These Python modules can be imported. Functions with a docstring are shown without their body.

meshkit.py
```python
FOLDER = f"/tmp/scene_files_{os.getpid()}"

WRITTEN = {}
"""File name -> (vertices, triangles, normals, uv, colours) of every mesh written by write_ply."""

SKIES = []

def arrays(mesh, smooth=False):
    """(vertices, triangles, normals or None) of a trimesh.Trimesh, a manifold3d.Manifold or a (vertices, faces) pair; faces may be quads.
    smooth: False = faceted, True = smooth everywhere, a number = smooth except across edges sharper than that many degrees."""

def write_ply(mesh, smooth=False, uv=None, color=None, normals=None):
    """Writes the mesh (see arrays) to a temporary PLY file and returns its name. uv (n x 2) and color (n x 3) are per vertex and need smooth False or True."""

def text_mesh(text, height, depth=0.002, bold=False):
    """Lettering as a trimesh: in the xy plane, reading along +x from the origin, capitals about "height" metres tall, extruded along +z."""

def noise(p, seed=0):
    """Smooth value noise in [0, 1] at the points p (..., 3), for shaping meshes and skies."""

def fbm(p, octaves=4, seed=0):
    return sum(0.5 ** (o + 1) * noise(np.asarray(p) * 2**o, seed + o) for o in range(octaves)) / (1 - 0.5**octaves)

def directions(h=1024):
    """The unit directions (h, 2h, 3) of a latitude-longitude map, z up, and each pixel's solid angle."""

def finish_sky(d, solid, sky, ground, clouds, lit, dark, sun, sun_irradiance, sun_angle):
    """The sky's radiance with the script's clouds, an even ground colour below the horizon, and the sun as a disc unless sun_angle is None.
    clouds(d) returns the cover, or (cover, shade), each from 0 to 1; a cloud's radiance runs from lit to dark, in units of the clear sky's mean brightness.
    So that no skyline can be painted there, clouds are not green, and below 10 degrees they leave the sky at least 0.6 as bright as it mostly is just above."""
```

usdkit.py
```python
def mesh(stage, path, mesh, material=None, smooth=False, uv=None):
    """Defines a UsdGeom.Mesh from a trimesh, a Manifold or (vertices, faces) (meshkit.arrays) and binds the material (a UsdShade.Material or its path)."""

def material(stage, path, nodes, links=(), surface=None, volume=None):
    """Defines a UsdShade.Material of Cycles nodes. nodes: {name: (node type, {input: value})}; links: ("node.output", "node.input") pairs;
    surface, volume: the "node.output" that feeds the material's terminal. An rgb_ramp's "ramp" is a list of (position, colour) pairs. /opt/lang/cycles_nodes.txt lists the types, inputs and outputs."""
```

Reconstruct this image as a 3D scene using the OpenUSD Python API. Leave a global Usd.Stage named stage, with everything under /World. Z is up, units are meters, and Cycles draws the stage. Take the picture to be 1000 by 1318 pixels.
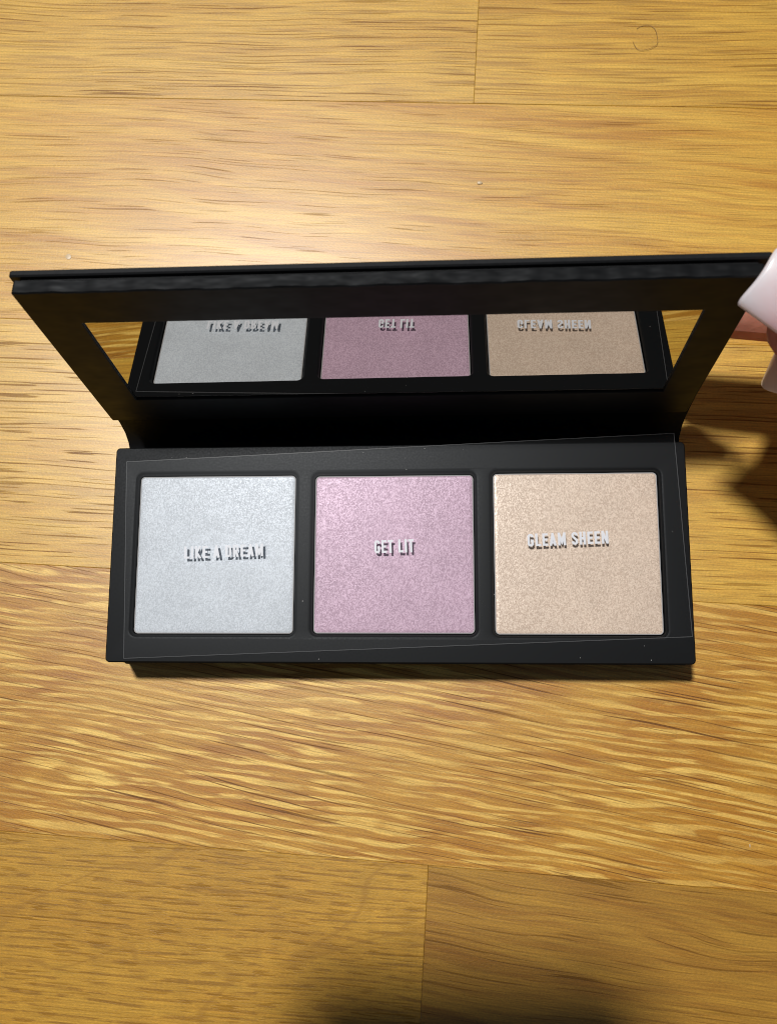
import math, random
import numpy as np, trimesh, manifold3d as m3
from shapely.geometry import LineString, Polygon, box as sbox
from shapely.ops import unary_union
from shapely import affinity
from pxr import Usd, UsdGeom, UsdLux, UsdShade, Gf, Sdf, Vt
import usdkit, meshkit

rng = np.random.default_rng(7)
random.seed(7)
stage = Usd.Stage.CreateInMemory()
UsdGeom.SetStageUpAxis(stage, UsdGeom.Tokens.z)
UsdGeom.SetStageMetersPerUnit(stage, 1.0)
world = UsdGeom.Xform.Define(stage, '/World')
stage.SetDefaultPrim(world.GetPrim())
MM = 0.001

# ------------------------------------------------------------------ camera
CAM_R = np.array([[0.9980392, 0.0066581, 0.0622368], [0.0030595, 0.9879485, -0.1547525], [-0.0625171, 0.1546395, 0.9859910]])
CAM_C = np.array([0.00957258, -0.04094728, 0.18304754])
cam = UsdGeom.Camera.Define(stage, '/World/camera')
M = Gf.Matrix4d(1)
for i in range(3):
    M.SetRow(i, Gf.Vec4d(*CAM_R[:, i], 0))
M.SetRow(3, Gf.Vec4d(*CAM_C, 1))
cam.AddTransformOp().Set(M)
cam.CreateHorizontalApertureAttr(20.0)
cam.CreateVerticalApertureAttr(20.0 * 1024 / 776)
cam.CreateFocalLengthAttr(20.0 * 1.0918)
cam.CreateClippingRangeAttr(Gf.Vec2f(0.001, 20))
cam.CreateFStopAttr(20.0)
cam.CreateFocusDistanceAttr(0.172)
cam.CreateExposureAttr(0.0)

# ------------------------------------------------------------------ light: one ceiling lamp, a dim room around
LAMP_DIR = np.array([-0.20, 0.305, 1.0])
lamp = UsdLux.SphereLight.Define(stage, '/World/ceiling_lamp')
lamp.CreateRadiusAttr(0.085)
lamp.CreateIntensityAttr(665.0)
lamp.CreateColorAttr(Gf.Vec3f(1.0, 0.955, 0.905))
lamp.AddTranslateOp().Set(Gf.Vec3d(*(LAMP_DIR / np.linalg.norm(LAMP_DIR) * 2.0)))
room = UsdLux.DomeLight.Define(stage, '/World/room_light')
room.CreateIntensityAttr(0.028)
room.CreateColorAttr(Gf.Vec3f(0.80, 0.90, 1.0))

# ------------------------------------------------------------------ helpers
used = {}
def numbered(path):
    k = used.get(path, -1) + 1
    used[path] = k
    return path if k == 0 else f'{path}_{k:03d}'

def tag(p, label=None, category=None, group=None, kind=None):
    p = p.GetPrim() if hasattr(p, 'GetPrim') else p
    for k, v in (('label', label), ('category', category), ('group', group), ('kind', kind)):
        if v:
            p.SetCustomDataByKey(k, v)
    return p

def obj(name, mesh, material, parent=None, smooth=30):
    base = str(parent.GetPath()) if parent is not None else '/World'
    return usdkit.mesh(stage, numbered(f'{base}/{name}'), mesh, f'/World/Looks/{material}', smooth=smooth).GetPrim()

def xform(name, loc=(0, 0, 0), parent=None):
    base = str(parent.GetPath()) if parent is not None else '/World'
    x = UsdGeom.Xform.Define(stage, numbered(f'{base}/{name}'))
    if any(loc):
        x.AddTranslateOp().Set(Gf.Vec3d(*map(float, loc)))
    return x.GetPrim()

def mat(name, nodes, links=(), surface='p.BSDF'):
    return usdkit.material(stage, f'/World/Looks/{name}', nodes, links, surface=surface)

def tm(man):
    m = man.to_mesh()
    return trimesh.Trimesh(np.array(m.vert_properties[:, :3], float), np.array(m.tri_verts), process=False)

def rounded_poly(x0, y0, x1, y1, r, n=6):
    pts = []
    for cx, cy, a in ((x1 - r, y1 - r, 0), (x0 + r, y1 - r, 90), (x0 + r, y0 + r, 180), (x1 - r, y0 + r, 270)):
        for k in range(n + 1):
            t = math.radians(a + 90 * k / n)
            pts.append((cx + r * math.cos(t), cy + r * math.sin(t)))
    return np.array(pts)

def loft(sections):
    """Closed solid from stacked outlines of equal point count: list of (points_2d, z)."""
    n = len(sections[0][0])
    v = np.vstack([np.column_stack([p, np.full(n, z)]) for p, z in sections])
    f = []
    for s in range(len(sections) - 1):
        for i in range(n):
            j = (i + 1) % n
            f += [(s * n + i, s * n + j, (s + 1) * n + j), (s * n + i, (s + 1) * n + j, (s + 1) * n + i)]
    b0, b1 = len(v), len(v) + 1
    v = np.vstack([v, [[*sections[0][0].mean(0), sections[0][1]], [*sections[-1][0].mean(0), sections[-1][1]]]])
    top = (len(sections) - 1) * n
    for i in range(n):
        j = (i + 1) % n
        f += [(b0, j, i), (b1, top + i, top + j)]
    return trimesh.Trimesh(v, np.array(f), process=False)

def slab(x0, y0, x1, y1, z0, z1, r=0.8 * MM, c=0.2 * MM, n=4):
    a, b = rounded_poly(x0 + c, y0 + c, x1 - c, y1 - c, max(r - c, 1e-5), n), rounded_poly(x0, y0, x1, y1, r, n)
    return loft([(a, z0), (b, z0 + c), (b, z1 - c), (a, z1)])

def to_man(t):
    return m3.Manifold(m3.Mesh(np.asarray(t.vertices, np.float32), np.asarray(t.faces, np.uint32)))

# ------------------------------------------------------------------ wood
PHI = -0.05805           # the strips run a little off the palette's own axes
CP, SP = math.cos(PHI), math.sin(PHI)

def wood(name, seed, pale, tan, dark, pore_dir=0.0, band=(0.010, 0.16), band_dir=0.0, warp=14, pore=(0.05, 1.6), pore_at=0.60, pore_gain=0.95,
         streak=(0.045, 0.75), streak_fac=0.55, streak_dir=None, fleck=0.0, fleck_color=(0.72, 0.50, 0.20), fleck_scale=(0.10, 0.75), fleck_dir=0.0, column=0.0, ray=0.0, ray_dir=0.5,
         band_fac=0.8, rough=0.42, dist=0.0, flames=(), rings=None):
    """Oak: broad figure, mid-width streaks, open pores along the grain, optional pale flecks, thin dark rays and bars across."""
    ox, oy = 137.0 * seed, 71.0 * seed
    streak_dir = pore_dir if streak_dir is None else streak_dir
    n, l = {}, []
    def add(name, kind, _in=(), **kw):
        n[name] = (kind, kw)
        for sock, src in dict(_in).items():
            l.append((src, f'{name}.{sock}'))
    def noise(key, src, scale, ang=0.0, loc=(0, 0, 0), **kw):
        add(key + '_r', 'mapping', {'vector': src}, rotation=(0, 0, -ang))
        add(key + '_s', 'mapping', {'vector': key + '_r.vector'}, scale=(scale[0], scale[1], 1.0), location=loc)
        add(key, 'noise_texture', {'vector': key + '_s.vector'}, scale=1.0, **kw)
    def rng_(key, src, a, b, c=0.0, d=1.0):
        add(key, 'map_range', {'value': src}, from_min=a, from_max=b, to_min=c, to_max=d, clamp=True)
    add('g', 'geometry')
    add('m', 'mapping', {'vector': 'g.position'}, scale=(1000, 1000, 1000), rotation=(0, 0, -PHI), location=(ox, oy, 0))
    noise('wn', 'm.vector', (0.012, 0.03), detail=2.0)
    add('ws', 'math', {'value1': 'wn.fac'}, math_type='multiply_add', value2=float(warp), value3=-0.5 * warp)
    add('wc', 'combine_xyz', {'y': 'ws.value'})
    add('w', 'mix', {'color1': 'm.vector', 'color2': 'wc.vector'}, mix_type='add', fac=1.0)
    noise('bn', 'w.color', band, band_dir, detail=3.0, roughness=0.55, distortion=float(dist))
    rng_('br', 'bn.fac', 0.38, 0.62)
    add('bf', 'math', {'value1': 'br.result'}, math_type='multiply', value2=float(band_fac))
    add('c1', 'mix', {'fac': 'bf.value'}, mix_type='mix', color1=pale, color2=tan)
    # mid-width streaks, stronger inside the darker figure
    noise('sn', 'w.color', streak, streak_dir, (3.1, 2.2, 0), detail=3.0, roughness=0.62)
    rng_('sr', 'sn.fac', 0.48, 0.58)
    rng_('sb', 'br.result', 0.0, 1.0, 0.45 * streak_fac, streak_fac)
    add('sf', 'math', {'value1': 'sr.result', 'value2': 'sb.result'}, math_type='multiply')
    add('c2', 'mix', {'fac': 'sf.value', 'color1': 'c1.color'}, mix_type='mix', color2=tuple(x * y for x, y in zip(tan, (0.78, 0.66, 0.5))))
    last = 'c2.color'
    if fleck:
        # rows of pale lens-shaped flecks: a warped sine across the grain, broken along it
        kp = 1.95
        add('ka', 'mapping', {'vector': 'w.color'}, rotation=(0, 0, -fleck_dir))
        add('kb', 'separate_xyz', {'vector': 'ka.vector'})
        noise('kn', 'm.vector', fleck_scale, fleck_dir, (1.7, 4.4, 0), detail=2.0, roughness=0.5)
        add('kd', 'math', {'value1': 'kn.fac', 'value3': 'kb.y'}, math_type='multiply_add', value2=3.4 * kp)
        add('ke', 'math', {'value1': 'kd.value'}, math_type='multiply', value2=2 * math.pi / kp)
        add('kh', 'math', {'value1': 'ke.value'}, math_type='sine')
        rng_('ki', 'kh.value', -0.25, 0.35)
        noise('kj', 'w.color', (0.075, 0.62), fleck_dir, (7.7, 2.4, 0), detail=3.0, roughness=0.6)
        rng_('kl', 'kj.fac', 0.42, 0.54, 0.12, 1.0)
        add('km', 'math', {'value1': 'ki.result', 'value2': 'kl.result'}, math_type='multiply')
        add('kr', 'math', {'value1': 'km.value'}, math_type='multiply', value2=float(fleck))
        noise('kz', 'm.vector', (0.016, 0.03), 0.0, (8, 3, 0), detail=1.0)
        rng_('kq', 'kz.fac', 0.30, 0.60, 0.35, 1.0)
        add('kf', 'math', {'value1': 'kr.value', 'value2': 'kq.result'}, math_type='multiply')
        add('c3', 'mix', {'fac': 'kf.value', 'color1': last}, mix_type='mix', color2=fleck_color)
        last = 'c3.color'
    if rings:                                                        # rows of growth rings, broken into dashes
        period, rfac, dash = rings
        noise('qn', 'm.vector', (0.02, 0.22), 0.0, (9, 2, 0), detail=1.0)
        add('qs', 'separate_xyz', {'vector': 'w.color'})
        add('qa', 'math', {'value1': 'qn.fac', 'value3': 'qs.y'}, math_type='multiply_add', value2=2.6 * period)
        add('qb', 'math', {'value1': 'qa.value'}, math_type='multiply', value2=2 * math.pi / period)
        add('qc', 'math', {'value1': 'qb.value'}, math_type='sine')
        rng_('qd', 'qc.value', 0.40, 0.72)
        noise('qe', 'm.vector', dash, 0.0, (4, 8, 0), detail=2.0)
        rng_('qf', 'qe.fac', 0.44, 0.53, 0.12 * rfac, rfac)
        add('qg', 'math', {'value1': 'qd.result', 'value2': 'qf.result'}, math_type='multiply')
        add('qh', 'mix', {'fac': 'qg.value', 'color1': last}, mix_type='mix', color2=tuple(0.5 * x + 0.5 * y for x, y in zip(tan, dark)))
        last = 'qh.color'
    for i, (fdir, fscale, x0, x1, ffac) in enumerate(flames):
        k = f'f{i}'
        noise(k + 'n', 'm.vector', fscale, fdir, (2.0 * i, 5.5, 0), detail=1.5, roughness=0.4, distortion=0.3)
        rng_(k + 'r', k + 'n.fac', 0.46, 0.60)
        add(k + 'x', 'separate_xyz', {'vector': 'm.vector'})
        rng_(k + 'm', k + 'x.x', ox + x0, ox + x1, 0.0, ffac)
        add(k + 'f', 'math', {'value1': k + 'r.result', 'value2': k + 'm.result'}, math_type='multiply')
        add(k + 'c', 'mix', {'fac': k + 'f.value', 'color1': last}, mix_type='mix', color2=tuple(0.92 * x for x in tan))
        last = k + 'c.color'
    noise('fn', 'm.vector', (0.08, 3.2), pore_dir, detail=4.0, roughness=0.6)
    rng_('fr', 'fn.fac', 0.3, 0.7, 0.74, 1.20)
    add('c4', 'mix', {'color1': last, 'color2': 'fr.result'}, mix_type='multiply', fac=1.0)
    noise('gn', 'm.vector', (1.7, 3.2), pore_dir, detail=3.0, roughness=0.65)
    rng_('gr', 'gn.fac', 0.3, 0.7, 0.84, 1.16)
    add('c5', 'mix', {'color1': 'c4.color', 'color2': 'gr.result'}, mix_type='multiply', fac=1.0)
    last = 'c5.color'
    if column:
        noise('cn', 'w.color', (0.30, 0.04), 0.06, detail=1.5)
        rng_('cr', 'cn.fac', 0.35, 0.65, 1 - column, 1 + 0.6 * column)
        add('c6', 'mix', {'color1': last, 'color2': 'cr.result'}, mix_type='multiply', fac=1.0)
        last = 'c6.color'
    if ray:
        noise('rn', 'w.color', (0.016, 0.055), ray_dir, (6.6, 1.2, 0), detail=1.5, roughness=0.4)
        add('ra', 'math', {'value1': 'rn.fac'}, math_type='subtract', value2=0.52)
        add('rb', 'math', {'value1': 'ra.value'}, math_type='absolute')
        rng_('rc', 'rb.value', 0.003, 0.012, ray, 0.0)
        add('c7', 'mix', {'fac': 'rc.result', 'color1': last}, mix_type='mix', color2=tuple(0.45 * x + 0.55 * y for x, y in zip(tan, dark)))
        last = 'c7.color'
    noise('pn', 'w.color', pore, pore_dir, (5.3, 9.1, 0), detail=1.5, roughness=0.45)
    rng_('pr', 'pn.fac', pore_at, pore_at + 0.03)
    rng_('pb', 'br.result', 0.0, 1.0, 0.5 * pore_gain, pore_gain)
    add('pm', 'math', {'value1': 'pr.result', 'value2': 'pb.result'}, math_type='multiply')
    add('c8', 'mix', {'fac': 'pm.value', 'color1': last}, mix_type='mix', color2=dark)
    add('h', 'math', {'value1': 'pm.value', 'value3': 'gn.fac'}, math_type='multiply_add', value2=-0.35)
    noise('mn', 'm.vector', (2.2, 3.4), pore_dir, (0.4, 7.7, 0), detail=2.0, roughness=0.6)
    add('h2', 'math', {'value1': 'mn.fac', 'value3': 'h.value'}, math_type='multiply_add', value2=0.55)
    add('b', 'bump', {'height': 'h2.value'}, strength=0.6, distance=0.00010)
    rng_('cw', 'pm.value', 0.0, 0.6, 1.0, 0.1)
    add('p', 'principled_bsdf', {'base_color': 'c8.color', 'normal': 'b.normal', 'coat_weight': 'cw.result'}, roughness=float(rough), specular_ior_level=0.3, coat_roughness=0.36)
    return mat(name, n, l)

PALE, TAN, DARK = (0.58, 0.350, 0.048), (0.45, 0.226, 0.017), (0.19, 0.082, 0.009)
wood('oak_fine', 1, PALE, (0.48, 0.264, 0.027), DARK, pore=(0.034, 2.6), pore_at=0.595, warp=7, streak=(0.025, 0.75), streak_fac=0.4, rings=(2.1, 0.6, (0.05, 0.5)))
wood('oak_straight', 2, PALE, (0.46, 0.244, 0.022), DARK, pore=(0.035, 2.3), pore_at=0.605, pore_gain=0.8, warp=6, streak=(0.03, 0.8), streak_fac=0.5, rings=(2.4, 0.5, (0.05, 0.5)))
wood('oak_wavy', 3, (0.58, 0.344, 0.045), (0.45, 0.220, 0.017), DARK, band=(0.010, 0.20), warp=9, band_dir=-0.10, pore_dir=-0.02, pore=(0.045, 2.8), pore_at=0.63, pore_gain=0.7, streak=(0.03, 0.85), streak_fac=0.6)
wood('oak_plain', 4, (0.59, 0.362, 0.052), (0.51, 0.278, 0.030), DARK, pore=(0.042, 1.9), pore_at=0.60, warp=4, band_fac=0.5, streak=(0.05, 0.6), streak_fac=0.45, rings=(3.9, 0.4, (0.05, 0.5)))
wood('oak_flecked', 5, (0.45, 0.234, 0.024), (0.37, 0.160, 0.010), (0.12, 0.045, 0.007), pore_dir=-0.14, band=(0.022, 0.10), band_dir=0.35, warp=6, pore=(0.026, 2.6),
     pore_at=0.615, pore_gain=0.9, fleck=1.0, fleck_color=(0.70, 0.46, 0.105), flames=((0.62, (0.03, 0.15), -50, -80, 0.6), (-0.45, (0.03, 0.15), 50, 80, 0.45)), fleck_scale=(0.03, 0.16), fleck_dir=-0.06, streak=(0.045, 1.2), streak_fac=0.6)
wood('oak_quartered', 6, (0.46, 0.254, 0.028), (0.40, 0.206, 0.018), (0.20, 0.092, 0.010), pore=(0.14, 1.9), pore_at=0.58, pore_gain=0.7, band=(0.02, 0.10), warp=5, column=0.05, ray=0.5, ray_dir=0.5,
     streak=(0.08, 1.0), streak_fac=0.3, rings=(1.75, 1.0, (0.17, 0.6)))
wood('oak_knotty', 7, (0.37, 0.198, 0.022), (0.26, 0.120, 0.010), (0.105, 0.044, 0.006), pore=(0.035, 2.0), pore_at=0.61, pore_gain=0.7, band=(0.012, 0.16), band_dir=-0.14, pore_dir=-0.06, warp=18, dist=0.3,
     streak=(0.03, 0.9), streak_fac=0.6)

floor = tag(xform('floor'), 'golden oak strip floor', None, None, 'structure')
SW, S0 = 57.0, 28.91      # strip width, offset of the seam behind the lid (mm)
def plank(k, u0, u1, material):
    """k: strip number counted from the back; u0, u1: ends along the strip (mm)."""
    v1, v0 = S0 - (k - 2) * SW, S0 - (k - 1) * SW
    g, c, T = 0.02, 0.09, 14.0
    dz = rng.uniform(-0.02, 0.0)
    a = np.array([(u0 + g + c, v0 + g + c), (u1 - g - c, v0 + g + c), (u1 - g - c, v1 - g - c), (u0 + g + c, v1 - g - c)])
    b = np.array([(u0 + g, v0 + g), (u1 - g, v0 + g), (u1 - g, v1 - g), (u0 + g, v1 - g)])
    m = loft([(b, -T), (b, -c + dz), (a, dz)])
    x, y = m.vertices[:, 0].copy(), m.vertices[:, 1].copy()
    m.vertices[:, 0], m.vertices[:, 1] = CP * x - SP * y, SP * x + CP * y
    m.vertices *= MM
    return obj('plank', m, material, floor, smooth=False)

rows = {-2: [(-420, -60, 'oak_plain'), (-60, 430, 'oak_wavy')], -1: [(-430, 120, 'oak_straight'), (120, 420, 'oak_quartered')],
        0: [(-400, 12.83, 'oak_fine'), (12.83, 410, 'oak_straight')], 1: [(-440, 390, 'oak_wavy')], 2: [(-410, 430, 'oak_plain')],
        3: [(-400, 420, 'oak_flecked')], 4: [(-430, 11.38, 'oak_quartered'), (11.38, 400, 'oak_knotty')],
        5: [(-410, -90, 'oak_wavy'), (-90, 430, 'oak_fine')], 6: [(-430, 60, 'oak_plain'), (60, 400, 'oak_straight')]}
for k, segs in rows.items():
    for u0, u1, mt in segs:
        plank(k, u0, u1, mt)

# ------------------------------------------------------------------ palette materials
def satin(name, col, rough, scale=900, bump=0.15, spec=0.5, dist=0.00004, stretch=(1, 1, 1)):
    mat(name, {'g': ('geometry', {}), 'm': ('mapping', {'scale': stretch}), 'n': ('noise_texture', {'scale': float(scale), 'detail': 3.0}),
               'r': ('map_range', {'from_min': 0.3, 'from_max': 0.7, 'to_min': rough * 0.9, 'to_max': rough * 1.12}),
               'b': ('bump', {'strength': float(bump), 'distance': float(dist)}),
               'p': ('principled_bsdf', {'base_color': col, 'specular_ior_level': float(spec), 'specular_tint': (0.88, 0.94, 1.0)})},
        [('g.position', 'm.vector'), ('m.vector', 'n.vector'), ('n.fac', 'b.height'), ('n.fac', 'r.value'), ('r.result', 'p.roughness'), ('b.normal', 'p.normal')])
satin('black_tray', (0.005, 0.0055, 0.0062), 0.46, 2500, 0.10, spec=0.10)
satin('black_paper', (0.006, 0.0062, 0.007), 0.48, 1500, 0.25, spec=0.25)
satin('black_wrap', (0.0028, 0.003, 0.0035), 0.48, 500, 0.22, spec=0.2, dist=0.00015, stretch=(0.5, 1, 1))
satin('black_spine', (0.004, 0.004, 0.0045), 0.6, 1500, 0.2, spec=0.2)
satin('pan_metal', (0.42, 0.42, 0.43), 0.35, 1500, 0.1)
mat('mirror_glass', {'p': ('principled_bsdf', {'base_color': (0.64, 0.62, 0.585), 'metallic': 1.0, 'roughness': 0.0})})
mat('film', {'f': ('fresnel', {'IOR': 1.5}), 't': ('transparent_bsdf', {'color': (0.97, 0.97, 0.97)}), 'gl': ('glossy_bsdf', {'color': (0.86, 0.93, 1.0), 'roughness': 0.42}),
             'mx': ('math', {'math_type': 'multiply', 'value2': 0.11}), 'c': ('mix_closure', {})},
    [('f.fac', 'mx.value1'), ('mx.value', 'c.fac'), ('t.BSDF', 'c.closure1'), ('gl.BSDF', 'c.closure2')], surface='c.closure')
mat('film_rim', {'t': ('transparent_bsdf', {}), 'd': ('principled_bsdf', {'base_color': (0.5, 0.52, 0.55), 'roughness': 0.35}), 'c': ('mix_closure', {'fac': 0.075})},
    [('t.BSDF', 'c.closure1'), ('d.BSDF', 'c.closure2')], surface='c.closure')
mat('silver_print', {'p': ('principled_bsdf', {'base_color': (0.68, 0.715, 0.78), 'roughness': 0.5}), 't': ('transparent_bsdf', {}), 'c': ('mix_closure', {'fac': 0.20})},
    [('p.BSDF', 'c.closure1'), ('t.BSDF', 'c.closure2')], surface='c.closure')
mat('dust', {'p': ('principled_bsdf', {'base_color': (0.7, 0.7, 0.7), 'roughness': 0.6})})

def powder(name, lo, hi, sheen, gloss=0.45, scale=4300.0):
    """Pressed shimmer powder: a soft base with tiny tilted pearl flakes."""
    mat(name, {
        'g': ('geometry', {}),
        'n': ('noise_texture', {'scale': scale * 0.5, 'detail': 2.0, 'roughness': 0.7}),
        'av': ('math', {'math_type': 'multiply_add', 'value2': 0.75}), 'an': ('math', {'math_type': 'multiply', 'value2': 0.25}),
        'v': ('voronoi_texture', {'scale': scale * 1.1}),
        'vb': ('rgb_to_bw', {}),
        'cl': ('noise_texture', {'scale': 130.0, 'detail': 3.0}),
        'r': ('rgb_ramp', {'ramp': [(0.28, lo), (0.50, tuple((a + b) / 2 for a, b in zip(lo, hi))), (0.72, hi)]}),
        'cr': ('map_range', {'from_min': 0.3, 'from_max': 0.7, 'to_min': 0.95, 'to_max': 1.05}),
        'mm': ('mix', {'mix_type': 'multiply', 'fac': 1.0}),
        'b': ('bump', {'strength': 0.3, 'distance': 0.00010}),
        'd': ('principled_bsdf', {'roughness': 0.7, 'specular_ior_level': 0.3}),
        'fg': ('glossy_bsdf', {'color': sheen, 'roughness': 0.34}),
        'th': ('map_range', {'from_min': 0.35, 'from_max': 0.75, 'to_min': gloss * 0.35, 'to_max': gloss, 'clamp': True}),
        'c': ('mix_closure', {})},
        [('g.position', 'n.vector'), ('g.position', 'v.vector'), ('v.color', 'vb.color'), ('g.position', 'cl.vector'), ('n.fac', 'an.value1'), ('vb.val', 'av.value1'), ('an.value', 'av.value3'), ('av.value', 'r.fac'), ('cl.fac', 'cr.value'),
         ('r.color', 'mm.color1'), ('cr.result', 'mm.color2'), ('mm.color', 'd.base_color'), ('n.fac', 'b.height'), ('b.normal', 'fg.normal'),
         ('vb.val', 'th.value'), ('th.result', 'c.fac'), ('d.BSDF', 'c.closure1'), ('fg.BSDF', 'c.closure2')], surface='c.closure')
powder('powder_white', (0.415, 0.458, 0.508), (0.535, 0.588, 0.648), (0.80, 0.88, 1.0), 0.030)
powder('powder_lilac', (0.35, 0.24, 0.32), (0.52, 0.375, 0.485), (0.95, 0.80, 1.0), 0.038)
powder('powder_champagne', (0.455, 0.358, 0.285), (0.64, 0.53, 0.435), (1.0, 0.92, 0.85), 0.10)

# ------------------------------------------------------------------ palette
H, W2, D = 11.98, 58.9, 44.63          # tray height, half width, depth (mm); back edge on y = 0
palette = tag(xform('makeup_palette'), 'open black makeup palette with mirrored lid and three shimmer powders', 'makeup palette')

PANS = [(-53.85, -38.78, -20.80, -5.98), (-16.57, -38.70, 16.13, -6.20), (20.26, -38.84, 53.42, -6.00)]
PANS = [(9.6 + (a - 9.6) * 0.996, -41 + (b - -41) * 0.996, 9.6 + (c - 9.6) * 0.996, -41 + (d - -41) * 0.996) for a, b, c, d in PANS]
PAN_TOP, WELL = H - 1.15, H - 2.8
tray = to_man(slab(-W2, -D, W2, 0, 1.21, H, r=0.9, c=0.25, n=6))
for x0, y0, x1, y1 in PANS:
    def ring(e, r):
        return rounded_poly(x0 - e, y0 - e, x1 + e, y1 + e, r, 6)
    cut = loft([(ring(0.28, 1.2), WELL), (ring(0.28, 1.2), H - 0.70), (ring(0.42, 1.3), H - 0.38), (ring(0.72, 1.55), H - 0.10), (ring(1.25, 2.0), H + 0.03), (ring(1.25, 2.0), H + 2)])
    tray -= to_man(cut)
t = tm(tray); t.vertices *= MM
obj('tray', t, 'black_tray', palette, smooth=25)

pan_names = ('white', 'lilac', 'champagne')
pan_labels = ('pale silvery white shimmer powder pan', 'lilac pink shimmer powder pan', 'champagne peach shimmer powder pan')
for (x0, y0, x1, y1), nm, lb in zip(PANS, pan_names, pan_labels):
    outer, lip = rounded_poly(x0, y0, x1, y1, 0.85, 6), rounded_poly(x0 + 0.13, y0 + 0.13, x1 - 0.13, y1 - 0.13, 0.72, 6)
    inn = rounded_poly(x0 + 0.2, y0 + 0.2, x1 - 0.2, y1 - 0.2, 0.66, 6)
    p = loft([(outer, WELL + 0.01), (outer, PAN_TOP - 0.06), (lip, PAN_TOP), (inn, PAN_TOP - 0.12), (inn * 0.98 + inn.mean(0) * 0.02, PAN_TOP - 0.3)])
    p.vertices *= MM
    pan = obj('pan', p, 'pan_metal', palette, smooth=25)
    tag(pan, lb)
    # powder cake: slightly crowned sheet with softly broken edges
    a = rounded_poly(x0 + 0.19, y0 + 0.19, x1 - 0.19, y1 - 0.19, 0.66, 8)
    c = a.mean(0)
    secs = [(a, PAN_TOP - 0.30), (a, PAN_TOP - 0.10), (c + (a - c) * 0.990, PAN_TOP - 0.03), (c + (a - c) * 0.96, PAN_TOP + 0.0), (c + (a - c) * 0.5, PAN_TOP + 0.03)]
    q = loft(secs)
    q.vertices *= MM
    obj('powder', q, 'powder_' + nm, pan, smooth=40)

# lid frame: origin on the hinge, e along the lid towards its free edge, n = outwards (back)
LO = np.array([-0.077, 5.533, 13.638])
LE = np.array([0.003924, 0.200347, 0.979717])
LX = np.array([0.999988, 0.002072, -0.004428])
LN = np.cross(LE, LX); LN /= np.linalg.norm(LN)          # sign fixed below: towards the viewer's side = inner
if LN[1] > 0:
    LN = -LN
LE = np.cross(LX, LN); LE *= np.sign(LE[2]); LE /= np.linalg.norm(LE)
def lid_place(mesh):
    v = mesh.vertices.copy()
    mesh.vertices = (LO + v[:, :1] * LX + v[:, 1:2] * LE + v[:, 2:3] * LN) * MM
    if np.dot(np.cross(LX, LE), LN) < 0:
        mesh.invert()
    return mesh
# local coordinates: x along the width, y = l from hinge, z towards inside (inner face at z = 0)
lid = xform('lid', parent=palette)
MX0, MX1, ML0, ML1 = -51.0, 52.4, 9.0, 36.35
board = to_man(slab(-59.25, 0, 59.25, 45.2, -2.55, 0, r=0.5, c=0.22, n=4))
recess = loft([(rounded_poly(MX0, ML0, MX1, ML1, 0.15, 2), -0.55), (rounded_poly(MX0, ML0, MX1, ML1, 0.15, 2), -0.12), (rounded_poly(MX0 - 0.2, ML0 - 0.2, MX1 + 0.2, ML1 + 0.2, 0.3, 2), 0.02), (rounded_poly(MX0 - 0.2, ML0 - 0.2, MX1 + 0.2, ML1 + 0.2, 0.3, 2), 1.0)])
board -= to_man(recess)
b = tm(board)
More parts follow.
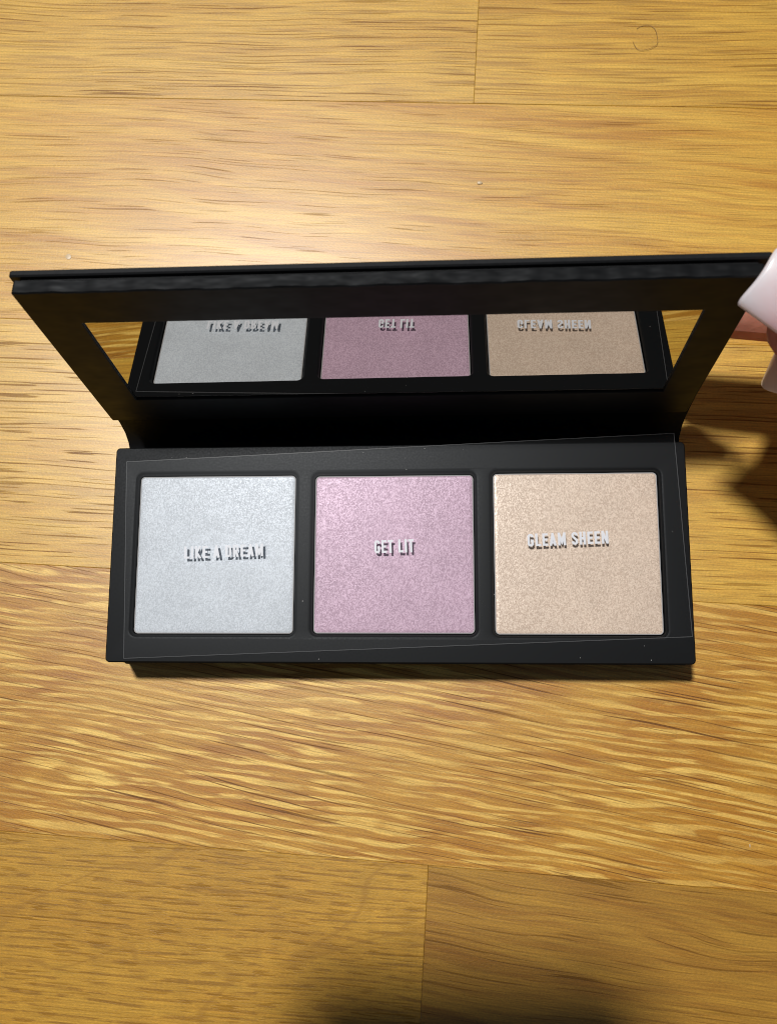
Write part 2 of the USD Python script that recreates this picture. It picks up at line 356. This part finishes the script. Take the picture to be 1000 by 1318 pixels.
# hand-wrapped paper: the free edge is a little lumpy
b = trimesh.Trimesh(*trimesh.remesh.subdivide_to_size(b.vertices, b.faces, 1.3), process=True)
edge = np.clip((b.vertices[:, 1] - 44.2) / 1.0, 0, 1)
nz = np.array([math.sin(0.31 * x) * 0.4 + math.sin(0.83 * x + 1.3) * 0.35 + math.sin(1.9 * x + 0.4) * 0.25 for x in b.vertices[:, 0]])
nz += 0.4 * meshkit.noise(b.vertices * (0.45, 0.9, 0.9)) + 0.25 * meshkit.noise(b.vertices * (1.1, 1.5, 1.5))
b.vertices[:, 1] += edge * 0.22 * nz
obj('board', lid_place(b), 'black_wrap', lid, smooth=35)
mir = slab(MX0 + 0.02, ML0 + 0.02, MX1 - 0.02, ML1 - 0.02, -0.54, -0.40, r=0.15, c=0.02, n=2)
obj('mirror', lid_place(mir), 'mirror_glass', lid, smooth=False)
cov = slab(-60.1, -1.0, 60.7, 45.6, -4.35, -3.1, r=0.6, c=0.25, n=4)
obj('cover_board', lid_place(cov), 'black_paper', lid, smooth=30)
glue = slab(-58.6, 0.4, 58.8, 44.6, -3.12, -2.53, r=0.4, c=0.05, n=3)
obj('groove', lid_place(glue), 'black_spine', lid, smooth=False)

# spine: the paper that runs from the foot of the tray up to the lid
prof = [(0.95, 0.15), (2.0, 0.3), (3.6, 1.2), (5.4, 3.6), (6.8, 7.0), (7.8, 10.4), (8.6, 13.6)]
v, f = [], []
P = np.array(prof)
tn = np.gradient(P, axis=0); tn /= np.linalg.norm(tn, axis=1, keepdims=True)
nr = np.column_stack([-tn[:, 1], tn[:, 0]])
for off in (0, -0.9):
    Q = P + nr * off
    for x in (-60.4, 60.9):
        v += [(x, y, z) for y, z in Q]
n = len(P)
for i in range(n - 1):
    for (a, b_) in ((0, n), (3 * n, 2 * n), (2 * n, 0), (n, 3 * n)):
        f += [(a + i, b_ + i, b_ + i + 1), (a + i, b_ + i + 1, a + i + 1)]
sp = trimesh.Trimesh(np.array(v) * MM, f, process=False)
sp.fix_normals()
obj('spine', sp, 'black_spine', palette, smooth=40)
lower = slab(-59.5, -44.95, 60.2, 0.25, 0.02, 1.2, r=0.6, c=0.25, n=4); lower.vertices *= MM
obj('lower_cover', lower, 'black_paper', palette, smooth=30)

# ------------------------------------------------------------------ clear film lying askew on the tray, printed with the shade names
GL = {
    'L': (0.40, [[(0.1, 1), (0.1, 0.1), (0.40, 0.1)]]), 'I': (0.2, [[(0.1, 0), (0.1, 1)]]),
    'K': (0.46, [[(0.1, 0), (0.1, 1)], [(0.40, 1.0), (0.14, 0.48), (0.42, 0.0)]]),
    'E': (0.40, [[(0.40, 0.9), (0.1, 0.9), (0.1, 0.1), (0.40, 0.1)], [(0.1, 0.5), (0.36, 0.5)]]),
    'A': (0.50, [[(0.09, 0), (0.25, 0.93), (0.41, 0)], [(0.15, 0.24), (0.35, 0.24)]]),
    'D': (0.46, [[(0.1, 0.1), (0.1, 0.9), (0.28, 0.9), (0.36, 0.80), (0.36, 0.2), (0.28, 0.1), (0.1, 0.1)]]),
    'R': (0.46, [[(0.1, 0), (0.1, 0.9), (0.28, 0.9), (0.36, 0.82), (0.36, 0.58), (0.28, 0.48), (0.1, 0.48)], [(0.25, 0.48), (0.37, 0.0)]]),
    'M': (0.58, [[(0.1, 0), (0.1, 0.93), (0.29, 0.25), (0.48, 0.93), (0.48, 0)]]),
    'G': (0.46, [[(0.36, 0.72), (0.36, 0.82), (0.29, 0.9), (0.17, 0.9), (0.1, 0.82), (0.1, 0.18), (0.17, 0.1), (0.29, 0.1), (0.36, 0.18), (0.36, 0.45), (0.24, 0.45)]]),
    'T': (0.42, [[(0.0, 0.9), (0.42, 0.9)], [(0.21, 0.9), (0.21, 0)]]),
    'S': (0.46, [[(0.36, 0.72), (0.36, 0.82), (0.29, 0.9), (0.17, 0.9), (0.1, 0.82), (0.1, 0.66), (0.36, 0.36), (0.36, 0.18), (0.29, 0.1), (0.17, 0.1), (0.1, 0.18), (0.1, 0.28)]]),
    'H': (0.46, [[(0.1, 0), (0.1, 1)], [(0.36, 0), (0.36, 1)], [(0.1, 0.5), (0.36, 0.5)]]),
    'N': (0.50, [[(0.1, 0), (0.1, 0.97), (0.40, 0.03), (0.40, 1)]]),
    ' ': (0.20, [])}
def lettering(text, w, h, origin, ang, z0, z1, stroke=0.165):
    x, shapes = 0.0, []
    for ch in text:
        adv, lines = GL[ch]
        for ln in lines:
            shapes.append(affinity.translate(LineString(ln).buffer(stroke / 2, cap_style=2, join_style=2, mitre_limit=2.2), x, 0))
        x += adv + 0.085
    x -= 0.085
    g = unary_union(shapes).intersection(sbox(-1, 0, x + 1, 1))
    g = affinity.scale(g, w / x, h, origin=(0, 0))
    g = affinity.translate(affinity.rotate(g, ang, origin=(0, 0)), *origin)
    parts = [trimesh.creation.extrude_polygon(p, z1 - z0, engine='earcut') for p in getattr(g, 'geoms', [g])]
    m = trimesh.util.concatenate(parts)
    m.apply_translation((0, 0, z0))
    return m

FZ = H + 0.24
corners = np.array([(-56.47, -3.01), (-54.98, -43.90), (58.39, -39.27), (56.81, 1.72)])
film = tag(xform('plastic_film'), 'clear plastic film lying askew on the open palette, printed with shade names', 'plastic film')
def film_z(x, y):
    """Nearly flat, with a lazy bow."""
    return FZ + 0.07 * np.sin(0.055 * x + 0.6) + 0.03 * np.sin(0.16 * y + 0.05 * x)
nu, nv = 48, 18
U, V = np.meshgrid(np.linspace(0, 1, nu), np.linspace(0, 1, nv), indexing='ij')
G = (corners[1][None, None] * ((1 - U) * (1 - V))[..., None] + corners[2] * (U * (1 - V))[..., None] + corners[3] * (U * V)[..., None] + corners[0] * ((1 - U) * V)[..., None])
gv = np.column_stack([G.reshape(-1, 2), film_z(G[..., 0], G[..., 1]).ravel()])
gf = [(i * nv + j, (i + 1) * nv + j, (i + 1) * nv + j + 1, i * nv + j + 1) for i in range(nu - 1) for j in range(nv - 1)]
obj('sheet', (gv * MM, np.array(gf)), 'film', film, smooth=True)
# cut edges catch the light
ring_i = [i * nv for i in range(nu)] + [(nu - 1) * nv + j for j in range(1, nv)] + [i * nv + nv - 1 for i in range(nu - 2, -1, -1)] + [j for j in range(nv - 2, 0, -1)]
E = gv[ring_i]
cen = E.mean(0)
vin = E + np.sign(cen - E) * np.array([0.10, 0.10, 0])
rv = np.vstack([E + (0, 0, 0.05), vin + (0, 0, 0.05), vin - (0, 0, 0.06), E - (0, 0, 0.06)])
k = len(E); rf = []
for i in range(k):
    j = (i + 1) % k
    for a, b_ in ((0, 1), (1, 2), (2, 3), (3, 0)):
        rf += [(a * k + i, b_ * k + i, b_ * k + j), (a * k + i, b_ * k + j, a * k + j)]
rm = trimesh.Trimesh(rv * MM, rf, process=False); rm.fix_normals()
obj('cut_edge', rm, 'film_rim', film, smooth=False)
for text, w, h, o, ang in (('LIKE A DREAM', 16.5, 2.58, (-43.3, -23.65), 2.0), ('GET LIT', 8.05, 2.72, (-4.05, -22.68), 1.9), ('GLEAM SHEEN', 16.15, 2.60, (26.80, -21.40), 2.1)):
    m = lettering(text, w, h, o, ang, 0, 0.05)
    m.vertices[:, 2] += film_z(m.vertices[:, 0], m.vertices[:, 1]) + 0.03
    m.vertices *= MM
    obj('lettering', m, 'silver_print', film, smooth=False)

# ------------------------------------------------------------------ hand
mat('skin', {'g': ('geometry', {}), 'n': ('noise_texture', {'scale': 130.0, 'detail': 3.0}), 'r': ('rgb_ramp', {'ramp': [(0.35, (0.36, 0.13, 0.085)), (0.65, (0.50, 0.235, 0.165))]}),
             'w': ('noise_texture', {'scale': 900.0, 'detail': 4.0}), 'b': ('bump', {'strength': 0.35, 'distance': 0.0003}),
             'p': ('principled_bsdf', {'roughness': 0.5, 'subsurface_weight': 0.25, 'subsurface_scale': 0.003, 'subsurface_radius': (1.0, 0.35, 0.2)})},
    [('g.position', 'n.vector'), ('g.position', 'w.vector'), ('n.fac', 'r.fac'), ('r.color', 'p.base_color'), ('w.fac', 'b.height'), ('b.normal', 'p.normal')])
def nail_mat(name, bed, tip, origin, axis, length):
    a = np.asarray(axis) / np.linalg.norm(axis)
    mat(name, {'g': ('geometry', {}), 's': ('separate_xyz', {}),
               'x': ('math', {'math_type': 'multiply_add', 'value2': a[0] / (length * MM), 'value3': -float(np.dot(a, np.asarray(origin))) / length}),
               'y': ('math', {'math_type': 'multiply_add', 'value2': a[1] / (length * MM)}),
               'z': ('math', {'math_type': 'multiply_add', 'value2': a[2] / (length * MM)}),
               'n': ('noise_texture', {'scale': 300.0}), 'nn': ('math', {'math_type': 'multiply_add', 'value2': 0.15}),
               'r': ('rgb_ramp', {'ramp': [(0.66, bed), (1.04, tip)]}),
               'p': ('principled_bsdf', {'roughness': 0.30, 'coat_weight': 0.6, 'coat_roughness': 0.18, 'subsurface_weight': 0.35, 'subsurface_scale': 0.0015, 'subsurface_radius': (1, 0.6, 0.5)})},
        [('g.position', 's.vector'), ('s.x', 'x.value1'), ('s.y', 'y.value1'), ('s.z', 'z.value1'), ('x.value', 'y.value3'), ('y.value', 'z.value3'),
         ('g.position', 'n.vector'), ('n.fac', 'nn.value1'), ('z.value', 'nn.value3'), ('nn.value', 'r.fac'), ('r.color', 'p.base_color')])

def ball(c, r):
    return m3.Manifold.sphere(r, 20).translate(tuple(map(float, c)))
def chain(pts):
    out = []
    for (a, ra), (b_, rb) in zip(pts[:-1], pts[1:]):
        out.append(m3.Manifold.batch_hull([ball(a, ra), ball(b_, rb)]))
    return out
TH_A = np.array([-0.835, 0.545, 0.08]); TH_A /= np.linalg.norm(TH_A)       # thumb axis, towards the tip
TH_T = np.array([56.0, 14.0, 61.4])                                         # middle of the thumb nail's free edge
th_n = np.array([-0.32, -0.28, 1.0]); th_n -= TH_A * np.dot(th_n, TH_A); th_n /= np.linalg.norm(th_n)
th_s = np.cross(th_n, TH_A); th_s *= np.sign(th_s[1])
tip = TH_T - TH_A * 12.5 - th_n * 6.4 - th_s * 2.6
bones = []
bones += chain([(tip, 5.4), (tip - TH_A * 10, 7.6), (tip - TH_A * 26 - np.array([0, 0, 1.0]), 8.6), (tip - TH_A * 34 + np.array([26, -14, 2]), 11.0), ((138, -30, 62), 15)])
bones += chain([((58.5, 21.2, 32.5), 6.2), ((77, 19.0, 33), 6.4), ((92, 26, 42), 7.6), ((118, 22, 54), 9.0), ((140, -8, 60), 13)])
MF_A = np.array([-0.33, -0.80, -0.18]); MF_A /= np.linalg.norm(MF_A)
MF_T = np.array([67.6, 1.6, 39.5])
mf_n = np.array([-0.2, 0.2, 1.0]); mf_n -= MF_A * np.dot(mf_n, MF_A); mf_n /= np.linalg.norm(mf_n)
mtip = MF_T - MF_A * 10.0 - mf_n * 5.6 + np.array([3.6, 0, -1.0])
bones += chain([(mtip, 4.4), (mtip - MF_A * 10 + np.array([4.0, 0, -1.0]), 6.0), (mtip - MF_A * 18 + np.array([12, 2, 6]), 7.6), ((116, 12, 50), 9.0), ((142, -14, 58), 13)])
bones += chain([((92, -6, 34), 6.0), ((88, 4, 36), 6.8), ((100, 10, 40), 7.4), ((120, 0, 46), 9.0), ((144, -22, 56), 13)])
bones += chain([((100, -16, 32), 5.2), ((98, -8, 33), 5.8), ((108, -6, 36), 6.4), ((126, -12, 44), 8.0), ((148, -28, 54), 12)])
palm = m3.Manifold.batch_hull([ball((118, 22, 54), 9), ((ball((138, -30, 62), 15))), ball((126, -12, 44), 8), ball((160, -36, 58), 17), ball((120, 0, 46), 9)])
bones += [palm, m3.Manifold.batch_hull([ball((160, -36, 58), 17), ball((185, -58, 60), 19)]), m3.Manifold.batch_hull([ball((185, -58, 60), 19), ball((270, -135, 66), 27)])]
body = m3.Manifold.batch_boolean(bones, m3.OpType.Add).refine_to_length(2.2)
hb = tm(body)
hb = trimesh.Trimesh(hb.vertices, hb.faces, process=True)
trimesh.smoothing.filter_taubin(hb, lamb=0.5, nu=0.52, iterations=14)
hb.vertices *= MM
person = tag(xform('hand'), 'hand with long pale pink nails holding the right corner of the open lid', 'person')
obj('skin', hb, 'skin', person, smooth=True)

def nail(tip_mid, axis, normal, length, width, curve, base_w=0.92, arch=0.6, sq=0.35, thick=0.55, hollow=0.0):
    """Curved plate; tip_mid is the middle of the free edge."""
    axis, normal = axis / np.linalg.norm(axis), normal / np.linalg.norm(normal)
    side = np.cross(normal, axis)
    ns, nt = 22, 17
    out = []
    for s in np.linspace(0, 1, ns):
        for q in np.linspace(-1, 1, nt):
            w = width / 2 * (base_w + (1 - base_w) * s) * (math.sqrt(max(0, 1 - ((0.22 - s) / 0.22) ** 2 * 0.75)) if s < 0.22 else 1)
            back = sq * width * 0.18 * abs(q) ** 3.5 * s ** 4           # rounded corners of the free edge
            ll = length * (s - 1) - back
            ll -= hollow * (1 - q * q) * s ** 6
            out.append(tip_mid + axis * ll + side * w * math.sin(q * 1.25) / math.sin(1.25) - normal * (curve * (1 - math.cos(q * 1.25)) / (1 - math.cos(1.25)) + arch * (2 * s - 1) ** 2))
    top = np.array(out)
    bot = top - normal * thick
    v = np.vstack([top, bot]); N = ns * nt; f = []
    idx = lambda i, j: i * nt + j
    for i in range(ns - 1):
        for j in range(nt - 1):
            a, b_, c, d_ = idx(i, j), idx(i, j + 1), idx(i + 1, j + 1), idx(i + 1, j)
            f += [(a, b_, c), (a, c, d_), (N + a, N + c, N + b_), (N + a, N + d_, N + c)]
    loop = [idx(0, j) for j in range(nt)] + [idx(i, nt - 1) for i in range(1, ns)] + [idx(ns - 1, j) for j in range(nt - 2, -1, -1)] + [idx(i, 0) for i in range(ns - 2, 0, -1)]
    for a, b_ in zip(loop, loop[1:] + loop[:1]):
        f += [(a, N + b_, b_), (a, N + a, N + b_)]
    m = trimesh.Trimesh(v * MM, f, process=False)
    m.fix_normals()
    return m
nail_mat('thumb_nail', (0.74, 0.46, 0.50), (0.84, 0.80, 0.86), TH_T - TH_A * 17, TH_A, 17)
nail_mat('finger_nail', (0.62, 0.40, 0.38), (0.78, 0.66, 0.66), MF_T - MF_A * 14, MF_A, 14)
obj('fingernail', nail(TH_T, TH_A, th_n, 17, 9.9, 1.7, base_w=1.22, sq=0.8, hollow=1.2, thick=0.8), 'thumb_nail', person, smooth=50)
obj('fingernail', nail(MF_T, MF_A, mf_n, 15, 8.0, 3.0, sq=1.1), 'finger_nail', person, smooth=50)

# ------------------------------------------------------------------ phone that takes the picture; only its shadow reaches the frame
mat('phone_body', {'p': ('principled_bsdf', {'base_color': (0.03, 0.03, 0.035), 'roughness': 0.3})})
mat('phone_screen', {'p': ('principled_bsdf', {'base_color': (0.01, 0.01, 0.01), 'roughness': 0.06})})
phone = tag(xform('phone'), 'dark phone held above the palette, outside the picture', 'phone')
def cam_place(m):
    m.vertices = (m.vertices * MM) @ CAM_R.T + CAM_C
    return m
obj('body', cam_place(slab(-68.5, -137, -1.5, 5.0, 3.0, 10.5, r=11, c=1.2, n=8)), 'phone_body', phone)
obj('screen', cam_place(slab(-66.0, -134.5, -4.0, 2.5, 10.5, 10.7, r=7, c=0.08, n=8)), 'phone_screen', phone)

# ------------------------------------------------------------------ small things on the floor and dust
def crumb(loc, size, label, material):
    m = trimesh.creation.icosphere(2, 1.0)
    m.vertices *= 1 + 0.35 * meshkit.noise(m.vertices * 1.7 + np.asarray(loc))[:, None]
    m.vertices *= np.asarray(size)
    m.vertices += np.asarray(loc) + (0, 0, size[2] * 0.6)
    m.vertices *= MM
    tag(obj('crumb', m, material, None, smooth=40), label, 'crumb')
mat('crumb_pale', {'p': ('principled_bsdf', {'base_color': (0.52, 0.40, 0.25), 'roughness': 0.4})})
crumb((18.9, 64.8, 0), (0.55, 0.35, 0.14), 'tiny pale crumb on the floor behind the middle of the lid', 'crumb_pale')
crumb((-77.74, 49.26, 0), (0.6, 0.6, 0.06), 'flat pale speck on the floor behind the left end of the lid', 'crumb_pale')
crumb((70.99, -80.68, 0), (0.12, 0.32, 0.10), 'tiny white lint speck on the floor in front of the palette at right', 'crumb_pale')
# hair loop
mat('hair', {'p': ('principled_bsdf', {'base_color': (0.20, 0.11, 0.04), 'roughness': 0.4})})
th = np.linspace(math.radians(190), math.radians(480), 26)
hx, hy = 58.0 + (3.3 - 0.5 * np.sin(2.2 * th)) * np.cos(th), 100.0 + (3.1 + 0.4 * np.cos(1.7 * th)) * np.sin(th)
pts = np.column_stack([hx, hy, 0.12 + 0.25 * np.sin(np.linspace(0, math.pi, 26))]) * MM
hair = UsdGeom.BasisCurves.Define(stage, '/World/hair')
hair.CreateTypeAttr('linear'); hair.CreatePointsAttr(Vt.Vec3fArray.FromNumpy(pts.astype(np.float32)))
hair.CreateCurveVertexCountsAttr([26]); hair.CreateWidthsAttr([0.00008]); hair.SetWidthsInterpolation('constant')
UsdShade.MaterialBindingAPI.Apply(hair.GetPrim()).Bind(UsdShade.Material.Get(stage, '/World/Looks/hair'))
tag(hair, 'fine dark hair curled in a loop on the floor', 'hair')
# dust specks on the tray margins and the film
specks = []
for _ in range(44):
    x, y = rng.uniform(-58, 58), rng.uniform(-44, -0.8)
    if any(x0 - 1 < x < x1 + 1 and y0 - 1 < y < y1 + 1 for x0, y0, x1, y1 in PANS):
        if rng.random() < 0.8:
            continue
    s = trimesh.creation.icosphere(0, 1.0)
    s.vertices *= rng.uniform(0.025, 0.085) * np.array([1, 1, 0.6])
    inside = Polygon(corners).contains(sbox(x, y, x + 0.01, y + 0.01))
    s.vertices += (x, y, (film_z(x, y) + 0.04) if inside else H + 0.03)
    specks.append(s)
sm = trimesh.util.concatenate(specks); sm.vertices *= MM
tag(obj('dust_specks', sm, 'dust', None, smooth=False), 'fine pale powder dust specks on the black tray', 'dust', None, 'stuff')
